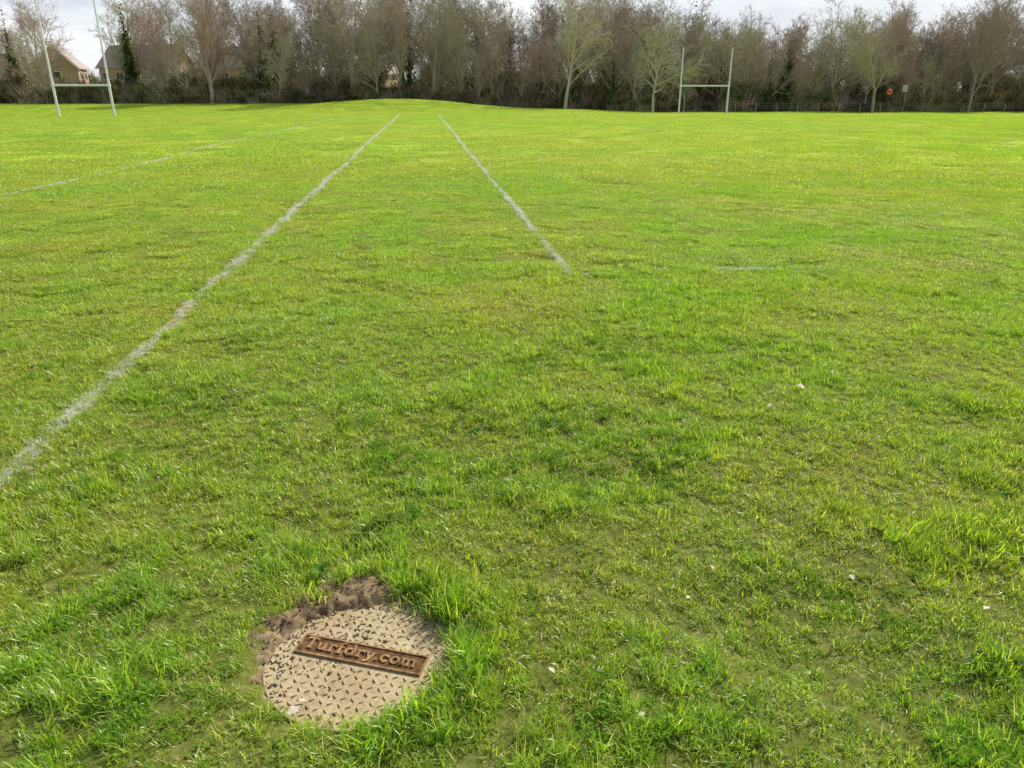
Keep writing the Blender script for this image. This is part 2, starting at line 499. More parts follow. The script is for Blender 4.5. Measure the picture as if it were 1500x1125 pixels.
# pitch lines : painted turf
C_paint = coll('painted_tuft', [blades(30, .022, (.016, .042), (.002, .004), (.1, 1.3), 400+i, mat_paint) for i in range(4)])
C_paint_far = coll('painted_swath', [blades(56, .036, (.045, .075), (.005, .009), (.1, 1.0), 410+i, mat_paint) for i in range(4)])
for li, l in enumerate(LINES):
    L1 = max(0, min(l['yb'], 13)-l['ya'])
    n = int(L1*(190, 150, 60)[li])
    if n:
        yy = rng.uniform(l['ya'], min(l['yb'], 13), n)
        xx = l['x0']+l['k']*(yy-l['y0'])+rng.normal(0, l['w']*.45, n)+(vnoise(yy, yy*0, 1.3, 41)-.5)*.03
        kk = fbm(xx, yy, .2, 42)*.5+vnoise(xx, yy, .06, 43)*.3+rng.random(n)*.2 > (1-l['d'])*2.2
        if li == 0: kk &= rng.random(n) > .75*wornf(yy)
        xx, yy = xx[kk], yy[kk]
        s = rng.uniform(.75, 1.2, len(xx))*(1+.25*sstep(4, 8, yy))
        instancer('pitch_line', np.stack([xx, yy, height(xx, yy)+.002], 1), rots(len(xx)), np.stack([s*0+1, s*0+1, s], 1), rng.integers(0, 4, len(xx)), None, C_paint)
    y0_ = max(l['ya'], 10)
    nn = int((l['yb']-y0_)*(38, 34, 22)[li])
    yy = rng.uniform(y0_, l['yb'], nn)
    xx = l['x0']+l['k']*(yy-l['y0'])+rng.normal(0, l['w']*.42, len(yy))+(vnoise(yy, yy*0, 2.3, 45)-.5)*.05
    kk = rng.random(nn) < (.55+.45*vnoise(yy, yy*0, .6, 44))*(1-.3*vnoise(yy, yy*0, 4, 3))
    xx, yy = xx[kk], yy[kk]
    s = rng.uniform(.7, 1.05, len(xx))
    instancer('pitch_line', np.stack([xx, yy, height(xx, yy)+.002], 1), rots(len(xx)), np.stack([s, s, s], 1), rng.integers(0, 4, len(xx)), None, C_paint_far)
n = 260
xx = .56+2.4*rng.random(n)**1.2; yy = 7.07+(xx-.56)*.1125+rng.normal(0, .022, n)
s = rng.uniform(.9, 1.45, n)
instancer('pitch_line', np.stack([xx, yy, height(xx, yy)], 1), rots(n), np.stack([s*0+1, s*0+1, s], 1), rng.integers(0, 4, n), None, C_paint)

# ------------------------------------------------------------------ manhole cover
def empty(name, loc=(0, 0, 0), rz=0):
    e = bpy.data.objects.new(name, None); e.location = loc; e.rotation_euler = (0, 0, rz)
    e.empty_display_size = .2
    return link(e)
def box(vs, fs, c, sx, sy, sz, rz=0):
    o = len(vs); ca, sa = math.cos(rz), math.sin(rz)
    for dz in (-.5, .5):
        for dx, dy in ((-.5, -.5), (.5, -.5), (.5, .5), (-.5, .5)):
            a, b = dx*sx, dy*sy
            vs.append((c[0]+a*ca-b*sa, c[1]+a*sa+b*ca, c[2]+dz*sz))
    fs += [(o, o+3, o+2, o+1), (o+4, o+5, o+6, o+7)]+[(o+i, o+(i+1) % 4, o+4+(i+1) % 4, o+4+i) for i in range(4)]
RZ = math.radians(-14.5)
mh = empty('manhole_cover', (MX, MY, -.020), RZ)
def lathe(prof, seg):
    vs = []; fs = []
    for (r_, z_) in prof:
        for j in range(seg):
            a = 2*math.pi*j/seg; vs.append((r_*math.cos(a), r_*math.sin(a), z_))
    for i in range(len(prof)-1):
        for j in range(seg):
            fs.append((i*seg+j, i*seg+(j+1) % seg, (i+1)*seg+(j+1) % seg, (i+1)*seg+j))
    fs.append(tuple(range((len(prof)-1)*seg, len(prof)*seg)))
    return vs, fs
vs, fs = lathe([(.290, -.03), (.290, -.003), (.287, -.0015), (.001, -.0015)], 96)
link(bpy.data.objects.new('lid_plate', mesh_np('lid_plate', vs, fs, mat_lid)), mh)
vs, fs = lathe([(.312, -.05), (.312, -.012), (.309, -.010), (.296, -.010), (.294, -.014), (.294, -.05)], 96)
fs = fs[:-1]
link(bpy.data.objects.new('frame_ring', mesh_np('frame_ring', vs, fs, mat_lid)), mh)
vs = []; fs = []
pitch = .0285
for i in range(-14, 15):
    for j in range(-14, 15):
        cx = i*pitch; cy = j*pitch
        if math.hypot(cx, cy) > .274: continue
        if abs(cx) < .222 and abs(cy-.006) < .048: continue
        a = math.radians(45 if (i+j) % 2 else -45)+random.uniform(-.06, .06)
        o = len(vs)
        a1, b1, hh = .0104, .0028, .0036*random.uniform(.5, 1)
        m = 10
        for lv, (sc_, z_) in enumerate(((1, -.003), (.85, hh*.6), (.5, hh))):
            for q_ in range(m):
                t_ = 2*math.pi*q_/m
                u_, v_ = a1*sc_*math.cos(t_), b1*sc_*math.sin(t_)
                vs.append((cx+u_*math.cos(a)-v_*math.sin(a), cy+u_*math.sin(a)+v_*math.cos(a), z_))
        for lv in range(2):
            for q_ in range(m):
                fs.append((o+lv*m+q_, o+lv*m+(q_+1) % m, o+(lv+1)*m+(q_+1) % m, o+(lv+1)*m+q_))
        fs.append(tuple(range(o+2*m, o+3*m)))
link(bpy.data.objects.new('tread_studs', mesh_np('tread_studs', vs, fs, mat_lid, True)), mh)
vs = []; fs = []
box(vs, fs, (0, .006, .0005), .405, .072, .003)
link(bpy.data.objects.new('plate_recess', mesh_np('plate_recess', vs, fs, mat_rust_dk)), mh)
vs = []; fs = []
for c, sx, sy in (((0, .006+.0385), .42, .005), ((0, .006-.0385), .42, .005), ((-.207, .006), .005, .072), ((.207, .006), .005, .072)):
    box(vs, fs, (c[0], c[1], .003), sx, sy, .006)
link(bpy.data.objects.new('plate_frame', mesh_np('plate_frame', vs, fs, mat_rust)), mh)

# slab-serif raised lettering, built from strokes (units: x-height = 1)
def arc(cx, cy, rx, ry, a0, a1, n=9):
    return [(cx+rx*math.cos(math.radians(a0+(a1-a0)*i/n)), cy+ry*math.sin(math.radians(a0+(a1-a0)*i/n))) for i in range(n+1)]
GL = {
 'T': (1.25, [[(.6, 0), (.6, 1.5)], [(.08, 1.5), (1.12, 1.5)]], [[(.35, .03), (.85, .03)], [(.08, 1.25), (.08, 1.5)], [(1.12, 1.25), (1.12, 1.5)]]),
 'u': (1.2, [[(.28, .95), (.28, .4)]+arc(.55, .36, .27, .3, 180, 320), [(.88, 0), (.88, .95)]], [[(.05, .97), (.32, .97)], [(.68, .97), (.9, .97)], [(.88, .03), (1.12, .03)]]),
 'r': (.95, [[(.3, 0), (.3, .95)], arc(.62, .6, .32, .36, 170, 50)], [[(.08, .03), (.58, .03)], [(.08, .97), (.3, .97)], [(.82, .72), (.84, .88)]]),
 'f': (.85, [[(.32, 0), (.32, 1.2)]+arc(.58, 1.2, .26, .3, 180, 60)], [[(.1, .03), (.58, .03)], [(.08, .92), (.66, .92)]]),
 'd': (1.2, [arc(.52, .48, .36, .46, 30, 330), [(.88, 0), (.88, 1.5)]], [[(.66, 1.52), (.9, 1.52)], [(.88, .03), (1.1, .03)]]),
 'y': (1.1, [[(.2, .95), (.55, .08)], [(.92, .95), (.5, -.2), (.3, -.42), (.12, -.38)]], [[(.04, .97), (.42, .97)], [(.7, .97), (1.06, .97)]]),
 '.': (.5, [[(.22, .06), (.26, .12)]], [[(.18, .1), (.32, .1)]]),
 'c': (1.02, [arc(.52, .48, .36, .46, 40, 320, 14)], [[(.84, .72), (.84, .92)]]),
 'o': (1.1, [arc(.54, .48, .37, .46, 0, 360, 18)], []),
 'm': (1.7, [[(.28, 0), (.28, .95)], [(.28, .6)]+arc(.55, .62, .27, .32, 150, 0, 6)+[(.82, 0)], [(.82, .6)]+arc(1.1, .62, .28, .32, 150, 0, 6)+[(1.38, 0)]], [[(.06, .97), (.3, .97)], [(.1, .03), (.46, .03)], [(.66, .03), (.98, .03)], [(1.22, .03), (1.56, .03)]]),
}
vs = []; fs = []; cx = 0; cnt = 0
S_ = .0285
total = sum(GL[c][0] for c in 'Turfdry.com')
sxx = .375/(total*S_)
for ch in 'Turfdry.com':
    adv, thick, thin = GL[ch]
    for strokes, wd in ((thick, .0068), (thin, .0042)):
        for st in strokes:
            for (ax, ay), (bx, by) in zip(st, st[1:]):
                ax2, bx2 = ((cx+ax)*S_*sxx-.19), ((cx+bx)*S_*sxx-.19)
                ay2, by2 = (ay-.55)*S_+.006, (by-.55)*S_+.006
                L = math.hypot(bx2-ax2, by2-ay2); cnt += 1
                box(vs, fs, ((ax2+bx2)/2, (ay2+by2)/2, .003+(cnt % 9)*.00012), L+wd*.45, wd, .008, math.atan2(by2-ay2, bx2-ax2))
    cx += adv
link(bpy.data.objects.new('lettering', mesh_np('lettering', vs, fs, mat_rust)), mh)

# soil around / over the cover
vs = []; fs = []
NT, NR = 240, 80
rr = np.linspace(.19, .52, NR); tt = np.linspace(-math.pi, math.pi, NT, endpoint=False)
TT, RR = np.meshgrid(tt, rr)
SX, SY = RR*np.cos(TT), RR*np.sin(TT)
A = np.interp(np.degrees(TT), [-180, -150, -125, -100, 45, 62, 80, 100, 140, 180], [.9, .7, .25, .0, .0, .4, .9, 1, 1, .9])
inner = np.interp(np.degrees(TT), [-180, -150, -100, 60, 85, 105, 125, 150, 180], [.268, .28, .287, .285, .25, .225, .222, .245, .268])
inner = inner+(vnoise(SX+9, SY+9, .05, 3)-.5)*.045+(vnoise(SX+9, SY+9, .018, 4)-.5)*.02
rise = sstep(-.03, .05, RR-inner)
SZ = -.044+A*rise*.048*(1-sstep(.36, .50, RR)*.6)
SZ = SZ+((vnoise(SX, SY, .035, 1)-.5)*.011+(vnoise(SX, SY, .012, 2)-.5)*.006)*(.4+A)
V = np.stack([(SX+MX).ravel(), (SY+MY).ravel(), SZ.ravel()], 1)
ii = np.arange((NR-1)*NT); jn = (ii//NT)*NT+(ii % NT+1) % NT
F = np.stack([ii, jn, jn+NT, ii+NT], 1)
link(bpy.data.objects.new('soil', fast_mesh('soil', V, F, [mat_soil])))
def pebble(seed):
    r = random.Random(seed)
    import bmesh
    bm = bmesh.new(); bmesh.ops.create_icosphere(bm, subdivisions=1, radius=1)
    for v in bm.verts: v.co *= r.uniform(.65, 1.2)
    me = bpy.data.meshes.new('crumb'); bm.to_mesh(me); bm.free(); me.materials.append(mat_soil)
    return bpy.data.objects.new('crumb', me)
C_cr = coll('crumb', [pebble(i) for i in range(5)])
n = 3600
a_ = np.radians(rng.normal(130, 60, n)); r_ = rng.uniform(.06, .45, n)
a_ = (a_+math.pi) % (2*math.pi)-math.pi
ok = (r_ < soilR(a_)+.03) & ((r_ > .23) | (rng.random(n) < .16))
a_, r_ = a_[ok], r_[ok]
zz = []
for a0, r0 in zip(a_, r_):
    it = int((a0+math.pi)/(2*math.pi)*NT) % NT; ir = int(max(r0-.19, 0)/.33*(NR-1))
    zz.append(max(SZ[min(ir, NR-1), it], -.0212 if r0 < .287 else -9))
cs = rng.gamma(2, .001, len(a_))+.0009
instancer('soil_crumbs', np.stack([MX+r_*np.cos(a_), MY+r_*np.sin(a_), np.array(zz)], 1), rng.uniform(0, 6, (len(a_), 3)), np.stack([cs, cs, cs*.8], 1), rng.integers(0, 5, len(a_)), None, C_cr)

def weed(loc, s, seed, nl=16):
    r = random.Random(seed); vs = []; fs = []; rn = []
    for i in range(nl):
        a = i*2.4+r.uniform(-.3, .3); L = s*r.uniform(.5, 1.1); wd = L*r.uniform(.28, .42); el = r.uniform(.3, .9)
        o = len(vs); c = r.random()
        for k in range(7):
            f = k/6; prof = math.sin(math.pi*min(1, f*.92+.05))**.8*(1+.25*math.sin(k*2.6))
            d = L*f; z = math.sin(el)*d-(d*d)/(L)*.35+.022
            cx, cy = math.cos(a)*d*math.cos(el), math.sin(a)*d*math.cos(el)
            for sd in (-1, 0, 1):
                vs.append((cx-math.sin(a)*wd/2*prof*sd, cy+math.cos(a)*wd/2*prof*sd, z+abs(sd)*.08*wd)); rn.append(c)
        for k in range(6):
            for q_ in (0, 1):
                b = o+k*3+q_; fs.append((b, b+1, b+4, b+3))
    me = mesh_np('broadleaf_weed', vs, fs, mat_weed, True)
    me.attributes.new('rnd', 'FLOAT', 'POINT').data.foreach_set('value', rn)
    ob = link(bpy.data.objects.new('broadleaf_weed', me)); ob.location = (loc[0], loc[1], h1(*loc)); return ob
weed((-.50, 2.58), .085, 1); weed((-.58, 2.50), .065, 2, 12); weed((-.40, 2.62), .06, 3, 10); weed((-.68, 2.22), .055, 4, 10)

def litter(name, loc, s, rz, seed):
    r = random.Random(seed); vs = []; fs = []
    for k in range(6):
        f = k/5; wd = .33*math.sin(math.pi*(f*.9+.05))*(1+r.uniform(-.3, .3))
        for sd in (-1, 0, 1): vs.append(((f-.5)*s, sd*wd*s, .10*s*math.sin(f*3)+abs(sd)*.1*s*r.uniform(.3, 1.4)))
    for k in range(5):
        for q_ in (0, 1): b = k*3+q_; fs.append((b, b+1, b+4, b+3))
    ob = link(bpy.data.objects.new(name, mesh_np(name, vs, fs, mat_litter, True)))
    ob.location = loc; ob.rotation_euler = (r.uniform(-.3, .3), r.uniform(-.3, .3), rz)
litter('fallen_leaf', (-.605, 1.60, .002), .045, .9, 1)
litter('fallen_leaf', (-.60, 1.655, -.012), .02, .2, 2)
for i, (lx, ly, ls) in enumerate(((1.66, 3.98, .05), (1.40, 3.72, .035), (1.95, 4.25, .04), (2.05, 4.4, .02), (.115, 1.72, .03), (.35, 1.55, .02), (1.2, 2.2, .03), (1.9, 2.4, .025), (.6, 2.1, .02), (-2.72, 3.0, .05), (1.55, 2.0, .03), (.72, 2.25, .02))):
    litter('fallen_leaf', (lx, ly, h1(lx, ly)+.032), ls, i*1.3, 10+i)

# ------------------------------------------------------------------ goals
def tube(vs, fs, p0, p1, r0, r1, sides=12, cap=True):
    p0 = Vector(p0); p1 = Vector(p1); d = (p1-p0).normalized()
    u = d.orthogonal().normalized(); v = d.cross(u); o = len(vs)
    for p, r_ in ((p0, r0), (p1, r1)):
        for k in range(sides):
            a = 2*math.pi*k/sides; vs.append(tuple(p+u*math.cos(a)*r_+v*math.sin(a)*r_))
    for k in range(sides): fs.append((o+k, o+(k+1) % sides, o+sides+(k+1) % sides, o+sides+k))
    if cap:
        fs.append(tuple(o+k for k in range(sides))[::-1]); fs.append(tuple(o+sides+k for k in range(sides)))
def goal(pa, pb, hb, H, r_):
    za, zb = h1(*pa), h1(*pb); z0 = (za+zb)/2
    e = empty('rugby_goal_posts', (pa[0], pa[1], z0))
    d = (pb[0]-pa[0], pb[1]-pa[1])
    for nm, q in (('post_1', (0, 0)), ('post_2', d)):
        vs = []; fs = []
        tube(vs, fs, (q[0], q[1], -.4), (q[0], q[1], hb+.4), r_, r_)
        tube(vs, fs, (q[0], q[1], hb+.4), (q[0], q[1], H), r_*.85, r_*.62)
        tube(vs, fs, (q[0], q[1], -.4), (q[0], q[1], .12), r_*1.5, r_*1.5)
        tube(vs, fs, (q[0], q[1], hb-.12), (q[0], q[1], hb+.12), r_*1.35, r_*1.35)
        link(bpy.data.objects.new(nm, mesh_np(nm, vs, fs, mat_white)), e)
    vs = []; fs = []; tube(vs, fs, (0, 0, hb), (d[0], d[1], hb), r_*.8, r_*.8)
    link(bpy.data.objects.new('crossbar', mesh_np('crossbar', vs, fs, mat_white)), e)
goal((-43.7, 76.3), (-38.8, 77.2), 2.8, 10.3, .12)
goal((19.05, 90.5), (24.5, 90.5), 2.95, 6.9, .095)

# ------------------------------------------------------------------ trees
def tree_obj(seed, H, up=.5, spread=1.0, limbs=17, bark=None, r0=.17, start=.18, ivy=0, twig=.013, stems=1):
    R = random.Random(seed); vs = []; fs = []
    def tb(pts, rad, sides):
        o = len(vs)
        for i, p in enumerate(pts):
            d = (pts[min(i+1, len(pts)-1)]-pts[max(i-1, 0)]).normalized()
            u = d.orthogonal().normalized(); v = d.cross(u)
            for k in range(sides):
                a = 6.28318*k/sides; vs.append(p+u*(math.cos(a)*rad[i])+v*(math.sin(a)*rad[i]))
        for i in range(len(pts)-1):
            for k in range(sides):
                a = o+i*sides+k; b = o+i*sides+(k+1) % sides
                fs.append((a, b, b+sides, a+sides))
    NCH = [limbs, 8, 6, 5]
    def br(p, d, L, r_, lv):
        n = (7, 4, 3, 2, 1)[lv]; pts = [p]; rad = [r_]; step = L/n
        w = (.07, .16, .22, .25, .2)[lv]
        for i in range(n):
            d = (d+Vector((R.gauss(0, w), R.gauss(0, w), R.gauss(0, w)+(.02 if lv == 0 else .10*up)))).normalized()
            p = p+d*step; pts.append(p); rad.append(max(r_*(1-(.85 if lv < 4 else .6)*(i+1)/n), twig*.5))
        tb(pts, rad, (7, 5, 3, 3, 3)[lv])
        if lv == 4: return
        nc = NCH[lv]
        for c in range(nc):
            f = (start+(1-start)*(c+R.random()*.8)/nc) if lv == 0 else (.2+.8*(c+R.random())/nc)
            f = min(f, .99); q = f*n; i = int(q); q -= i
            bp = pts[i].lerp(pts[i+1], q); bd = (pts[i+1]-pts[i]).normalized()
            br_ = rad[i]*(1-q)+rad[i+1]*q
            ang = R.uniform(.45, .95)*(1.15-.45*up)
            ax = bd.orthogonal().normalized(); ax.rotate(Matrix.Rotation(c*2.4+R.uniform(-.6, .6), 3, bd))
            nd = bd.copy(); nd.rotate(Matrix.Rotation(ang, 3, ax))
            if lv == 0: cl = H*.42*spread*(1-.42*f)*R.uniform(.7, 1.15)
            else: cl = L*R.uniform(.38, .62)*(1-.3*f)
            br(bp, nd, cl, max(min(br_*.65, r_*.5), twig*(1.0 if lv < 3 else .8)), lv+1)
    for s_ in range(stems):
        a = R.uniform(0, 6.28); tilt = .05 if stems == 1 else .16
        br(Vector((R.uniform(-.5, .5)*(stems > 1), R.uniform(-.5, .5)*(stems > 1), -.2)), Vector((math.cos(a)*tilt, math.sin(a)*tilt, 1)).normalized(), H*.82*R.uniform(.85, 1), r0, 0)
    nb = len(fs)
    rn = [0.0]*len(vs)
    if ivy:
        for i in range(ivy):
            z = abs(R.gauss(0, .36))*H*.8; rad_ = R.gauss(0, .5)*(1.3-z/H); a = R.uniform(0, 6.28)
            c = Vector((math.cos(a)*rad_, math.sin(a)*rad_, z)); u = Vector((R.gauss(0, 1), R.gauss(0, 1), R.gauss(0, 1))).normalized(); v = u.orthogonal().normalized()
            s_ = R.uniform(.06, .14); o = len(vs); w_ = u.cross(v)
            vs.extend([c+v*s_, c+w_*s_, c-v*s_, c-w_*s_]); rn.extend([R.random()]*4); fs.append((o, o+1, o+2, o+3))
    me = bpy.data.meshes.new('tree'); me.from_pydata([tuple(v) for v in vs], [], fs)
    me.materials.append(bark or mat_bark); me.materials.append(mat_ever)
    mi = np.zeros(len(fs), np.int32); mi[nb:] = 1; me.polygons.foreach_set('material_index', mi)
    me.attributes.new('rnd', 'FLOAT', 'POINT').data.foreach_set('value', rn)
    return bpy.data.objects.new('tree', me)

def bush_obj(seed, n, mat, cells=9, sx=2.2, H=3.2, leaf=(.06, .14)):
    R = random.Random(seed); vs = []; fs = []; rn = []
    cs = [(R.uniform(-sx, sx), R.uniform(-1.2, 1.2), R.uniform(.1, .8)*H, R.uniform(.4, 1.0)) for _ in range(cells)]
    for i in range(n):
        c = R.choice(cs); u = Vector((R.gauss(0, 1), R.gauss(0, 1), R.gauss(0, 1))).normalized()
        rad_ = c[3]*R.uniform(.35, 1.15)
        p = Vector(c[:3])+Vector((u.x*rad_*1.2, u.y*rad_, u.z*rad_))
        if p.z < 0: p.z = -p.z*.5
        nn = Vector((R.gauss(0, 1), R.gauss(0, 1), R.gauss(0, 1))).normalized(); v = nn.orthogonal().normalized(); w_ = nn.cross(v)
        s_ = R.uniform(*leaf); o = len(vs)
        vs.extend([tuple(p+v*s_), tuple(p+w_*s_*.6), tuple(p-v*s_), tuple(p-w_*s_*.6)]); rn.extend([R.random()]*4); fs.append((o, o+1, o+2, o+3))
    nb = len(fs)
    for i in range(260):   # stems
        a = R.uniform(0, 6.28); b = Vector((R.uniform(-sx, sx), R.uniform(-1, 1), 0)); L = H*R.uniform(.6, 1.45)
        d = Vector((R.gauss(0, .35), R.gauss(0, .35), 1)).normalized()
        o = len(vs); s_ = Vector((math.cos(a), math.sin(a), 0))*.014
        m_ = b+d*L*.5+Vector((R.gauss(0, .15), R.gauss(0, .15), 0)); e_ = b+d*L+Vector((R.gauss(0, .4), R.gauss(0, .4), -.1))
        vs.extend([tuple(b-s_), tuple(b+s_), tuple(m_+s_), tuple(m_-s_), tuple(e_)]); rn.extend([.5]*5)
        fs.append((o, o+1, o+2, o+3)); fs.append((o+3, o+2, o+4))
    me = bpy.data.meshes.new('bush'); me.from_pydata(vs, [], fs); me.materials.append(mat); me.materials.append(mat_bark)
    mi = np.zeros(len(fs), np.int32); mi[nb:] = 1; me.polygons.foreach_set('material_index', mi)
    me.attributes.new('rnd', 'FLOAT', 'POINT').data.foreach_set('value', rn)
    return bpy.data.objects.new('bush', me)

tv = [tree_obj(1, 12, .6, 1.1), tree_obj(2, 12, .8, .9, 19), tree_obj(3, 12, .4, 1.2, 16),
      tree_obj(4, 12, .9, .8, 20, stems=1), tree_obj(5, 12, .6, 1.0, 9, stems=3, r0=.12), tree_obj(6, 12, .6, 1.0, 17, ivy=3500),
      tree_obj(8, 12, .5, 1.05, 18, ivy=1200)]
C_tree = coll('woodland_tree', tv)
C_bush = coll('undergrowth_bush', [bush_obj(20+i, 1900, mat_ever if i % 2 else mat_bramble) for i in range(5)])

prof_x = np.array([-.72, -.6, -.52, -.45, -.35, -.3, -.26, -.22, -.1, 0, .04, .1, .17, .21, .3, .38, .44, .5, .57, .62, .72])
prof_h = np.array([14.4, 13, 12.6, 13.8, 15.4, 13.6, 12.8, 15.4, 15.8, 13.4, 16, 14.8, 14.6, 12.9, 11.8, 12.2, 14.2, 11.8, 13.2, 14.6, 13.4])*1.04
pos = []; rot = []; scl = []; idx = []
for row, (Y0, sp) in enumerate(((104, 3.1), (110, 3.0), (117, 3.1), (126, 3.0))):
    x = -95.
    while x < 95:
        x += sp*rng.uniform(.5, 1.55); y = Y0+rng.normal(0, 1.6)
        u_ = x/y
        pk = 0
        if u_ < -.33: pk = .35
        if -.57 < u_ < -.40: pk = .6
        if rng.random() < pk: continue
        lo = .5 if row < 2 else .75
        H = np.interp(u_, prof_x, prof_h)*rng.uniform(lo, 1.05)*(y/107)
        s = H/12; pos.append((x, y, h1(x, y))); rot.append((0, 0, rng.uniform(0, 6.28)))
        scl.append((s*rng.uniform(.8, 1.2),)*2+(s,)); idx.append(int(rng.integers(0, len(tv))))
instancer('woodland_treeline', pos, rot, scl, idx, None, C_tree)
pos = []; rot = []; scl = []; idx = []
for row, (Y0, sp, hs) in enumerate(((102.5, 2.3, .7), (106, 2.1, 1.0), (113, 2.5, 1.2), (124, 3.2, 1.4))):
    x = -98.
    while x < 98:
        x += sp*rng.uniform(.6, 1.4); y = Y0+rng.normal(0, .8); u_ = x/y
        if row >= 2 and u_ < -.25: s = hs*.55
        else: s = hs
        s *= rng.uniform(.45, 1.25)
        pos.append((x, y, h1(x, y)-.1)); rot.append((0, 0, rng.uniform(-.6, .6)+3.14*rng.integers(0, 2))); scl.append((1.0, 1.0, s)); idx.append(int(rng.integers(0, 5)))
instancer('hedge_undergrowth', pos, rot, scl, idx, None, C_bush)
pos = []; rot = []; scl = []; idx = []
x = -170.
while x < 170:
    x += rng.uniform(2.5, 5); pos.append((x, 185+rng.normal(0, 4), 0)); s = rng.uniform(2.0, 2.6)
    rot.append((0, 0, rng.uniform(0, 6.28))); scl.append((2, 2, s)); idx.append(int(rng.integers(0, 5)))
instancer('distant_woodland', pos, rot, scl, idx, None, C_bush)

def put_tree(name, ob, x, y, s=1.0, rz=0):
    ob.name = name; ob.data.name = name; link(ob); ob.location = (x, y, h1(x, y)); ob.scale = (s, s, s); ob.rotation_euler = (0, 0, rz)
put_tree('bare_tree', tree_obj(31, 12.5, .5, 1.15, 17, mat_bark_pale, r0=.2, start=.25), 6.6, 98.5, 1.1)
put_tree('bare_tree', tree_obj(32, 9.2, .1, 1.5, 16, mat_bark_pale, r0=.16, start=.25), 17, 95.5, 1.05)
put_tree('bare_tree', tree_obj(33, 13, .7, .9, 18, r0=.19), 45.5, 100, 1.05)
put_tree('bare_tree', tree_obj(34, 12, .8, .9, 18, r0=.16), 57, 99, 1.05)
put_tree('ivy_clad_tree', tree_obj(41, 12.5, .6, .7, 14, ivy=10000), -51, 108, 1)
put_tree('ivy_clad_tree', tree_obj(42, 10.5, .6, .7, 14, ivy=8000), -32, 104, 1)
put_tree('ivy_clad_tree', tree_obj(43, 10.5, .6, .7, 14, ivy=7000), -66, 107, 1.05)
put_tree('ivy_clad_tree', tree_obj(44, 10, .6, .7, 14, ivy=7000), 35.5, 104, 1)

# ------------------------------------------------------------------ houses
def house(x, y, rz, w, d, eave, ridge, chim=True):
    e = empty('brick_house', (x, y, h1(x, y)), rz)
    vs = [(-w/2, -d/2, 0), (w/2, -d/2, 0), (w/2, d/2, 0), (-w/2, d/2, 0), (-w/2, -d/2, eave), (w/2, -d/2, eave), (w/2, d/2, eave), (-w/2, d/2, eave), (-w/2, 0, ridge-.1), (w/2, 0, ridge-.1)]
    fs = [(0, 1, 5, 4), (2, 3, 7, 6), (1, 2, 6, 9, 5), (3, 0, 4, 8, 7)]
    link(bpy.data.objects.new('walls', mesh_np('walls', vs, fs, mat_brick)), e)
    o = .35; sl = (ridge-eave)/(d/2); ez = eave-sl*o
    vs = []
    for z_ in (0, .16):
        vs += [(-w/2-o, -d/2-o, ez+z_), (w/2+o, -d/2-o, ez+z_), (w/2+o, 0, ridge+z_), (-w/2-o, 0, ridge+z_), (w/2+o, d/2+o, ez+z_), (-w/2-o, d/2+o, ez+z_)]
    fs = [(6, 7, 8, 9), (9, 8, 10, 11), (0, 3, 2, 1), (3, 5, 4, 2), (0, 1, 7, 6), (5, 11, 10, 4), (1, 2, 8, 7), (2, 4, 10, 8), (0, 6, 9, 3), (3, 9, 11, 5)]
    link(bpy.data.objects.new('roof', mesh_np('roof', vs, fs, mat_tile)), e)
    vs = []; fs = []
    for sx_ in (-1, 1):
        xx = sx_*(w/2+o+.03)
        for sy_ in (-1, 1):
            b = len(vs)
            for dx in (-.025, .025):
                vs += [(xx+dx, sy_*(d/2+o), ez-.22), (xx+dx, sy_*(d/2+o), ez+.22), (xx+dx, 0, ridge+.24), (xx+dx, 0, ridge-.22)]
            fs += [(b, b+1, b+2, b+3), (b+4, b+7, b+6, b+5), (b, b+4, b+5, b+1), (b+1, b+5, b+6, b+2), (b+3, b+2, b+6, b+7), (b, b+3, b+7, b+4)]
    link(bpy.data.objects.new('bargeboards', mesh_np('bargeboards', vs, fs, mat_white)), e)
    vs = []; fs = []; v2 = []; f2 = []
    nwin = max(2, int(w/2.8))
    for sy_ in (-1, 1):
        for k in range(nwin):
            xx = -w/2+(k+.5)*w/nwin
            for zz_ in (1.45, 4.1):
                if k == 0 and zz_ < 2: continue
                box(vs, fs, (xx, sy_*(d/2+.02), zz_), 1.5, .1, 1.25)
                box(v2, f2, (xx-.36, sy_*(d/2+.06), zz_), .62, .06, 1.05); box(v2, f2, (xx+.36, sy_*(d/2+.06), zz_), .62, .06, 1.05)
    for sx_ in (-1, 1):
        box(vs, fs, (sx_*(w/2+.02), 0, 4.1), .1, 1.3, 1.2); box(v2, f2, (sx_*(w/2+.06), 0, 4.1), .06, 1.1, 1.0)
    link(bpy.data.objects.new('window_frames', mesh_np('window_frames', vs, fs, mat_white)), e)
    link(bpy.data.objects.new('windows', mesh_np('windows', v2, f2, mat_glass)), e)
    vs = []; fs = []; box(vs, fs, (-w/2+.5*w/nwin, -d/2-.03, 1.02), .95, .1, 2.05)
    link(bpy.data.objects.new('door', mesh_np('door', vs, fs, mat_door)), e)
    if chim:
        vs = []; fs = []; box(vs, fs, (w*.2, .5, ridge+.2), .7, .55, 1.8); box(vs, fs, (w*.2, .5, ridge+1.16), .85, .7, .12)
        link(bpy.data.objects.new('chimney', mesh_np('chimney', vs, fs, mat_brick)), e)
house(-77, 138, math.radians(108), 8, 6.4, 5.4, 8.6, False)
house(-63.5, 141, math.radians(-16), 14, 7.5, 5.6, 9.0, False)
house(-48, 144, math.radians(-6), 13, 7.5, 5.6, 8.9)
house(-93, 142, math.radians(5), 13, 7.5, 5.0, 7.6)
house(-25.5, 152, math.radians(70), 9, 7, 4.8, 7.2, False)

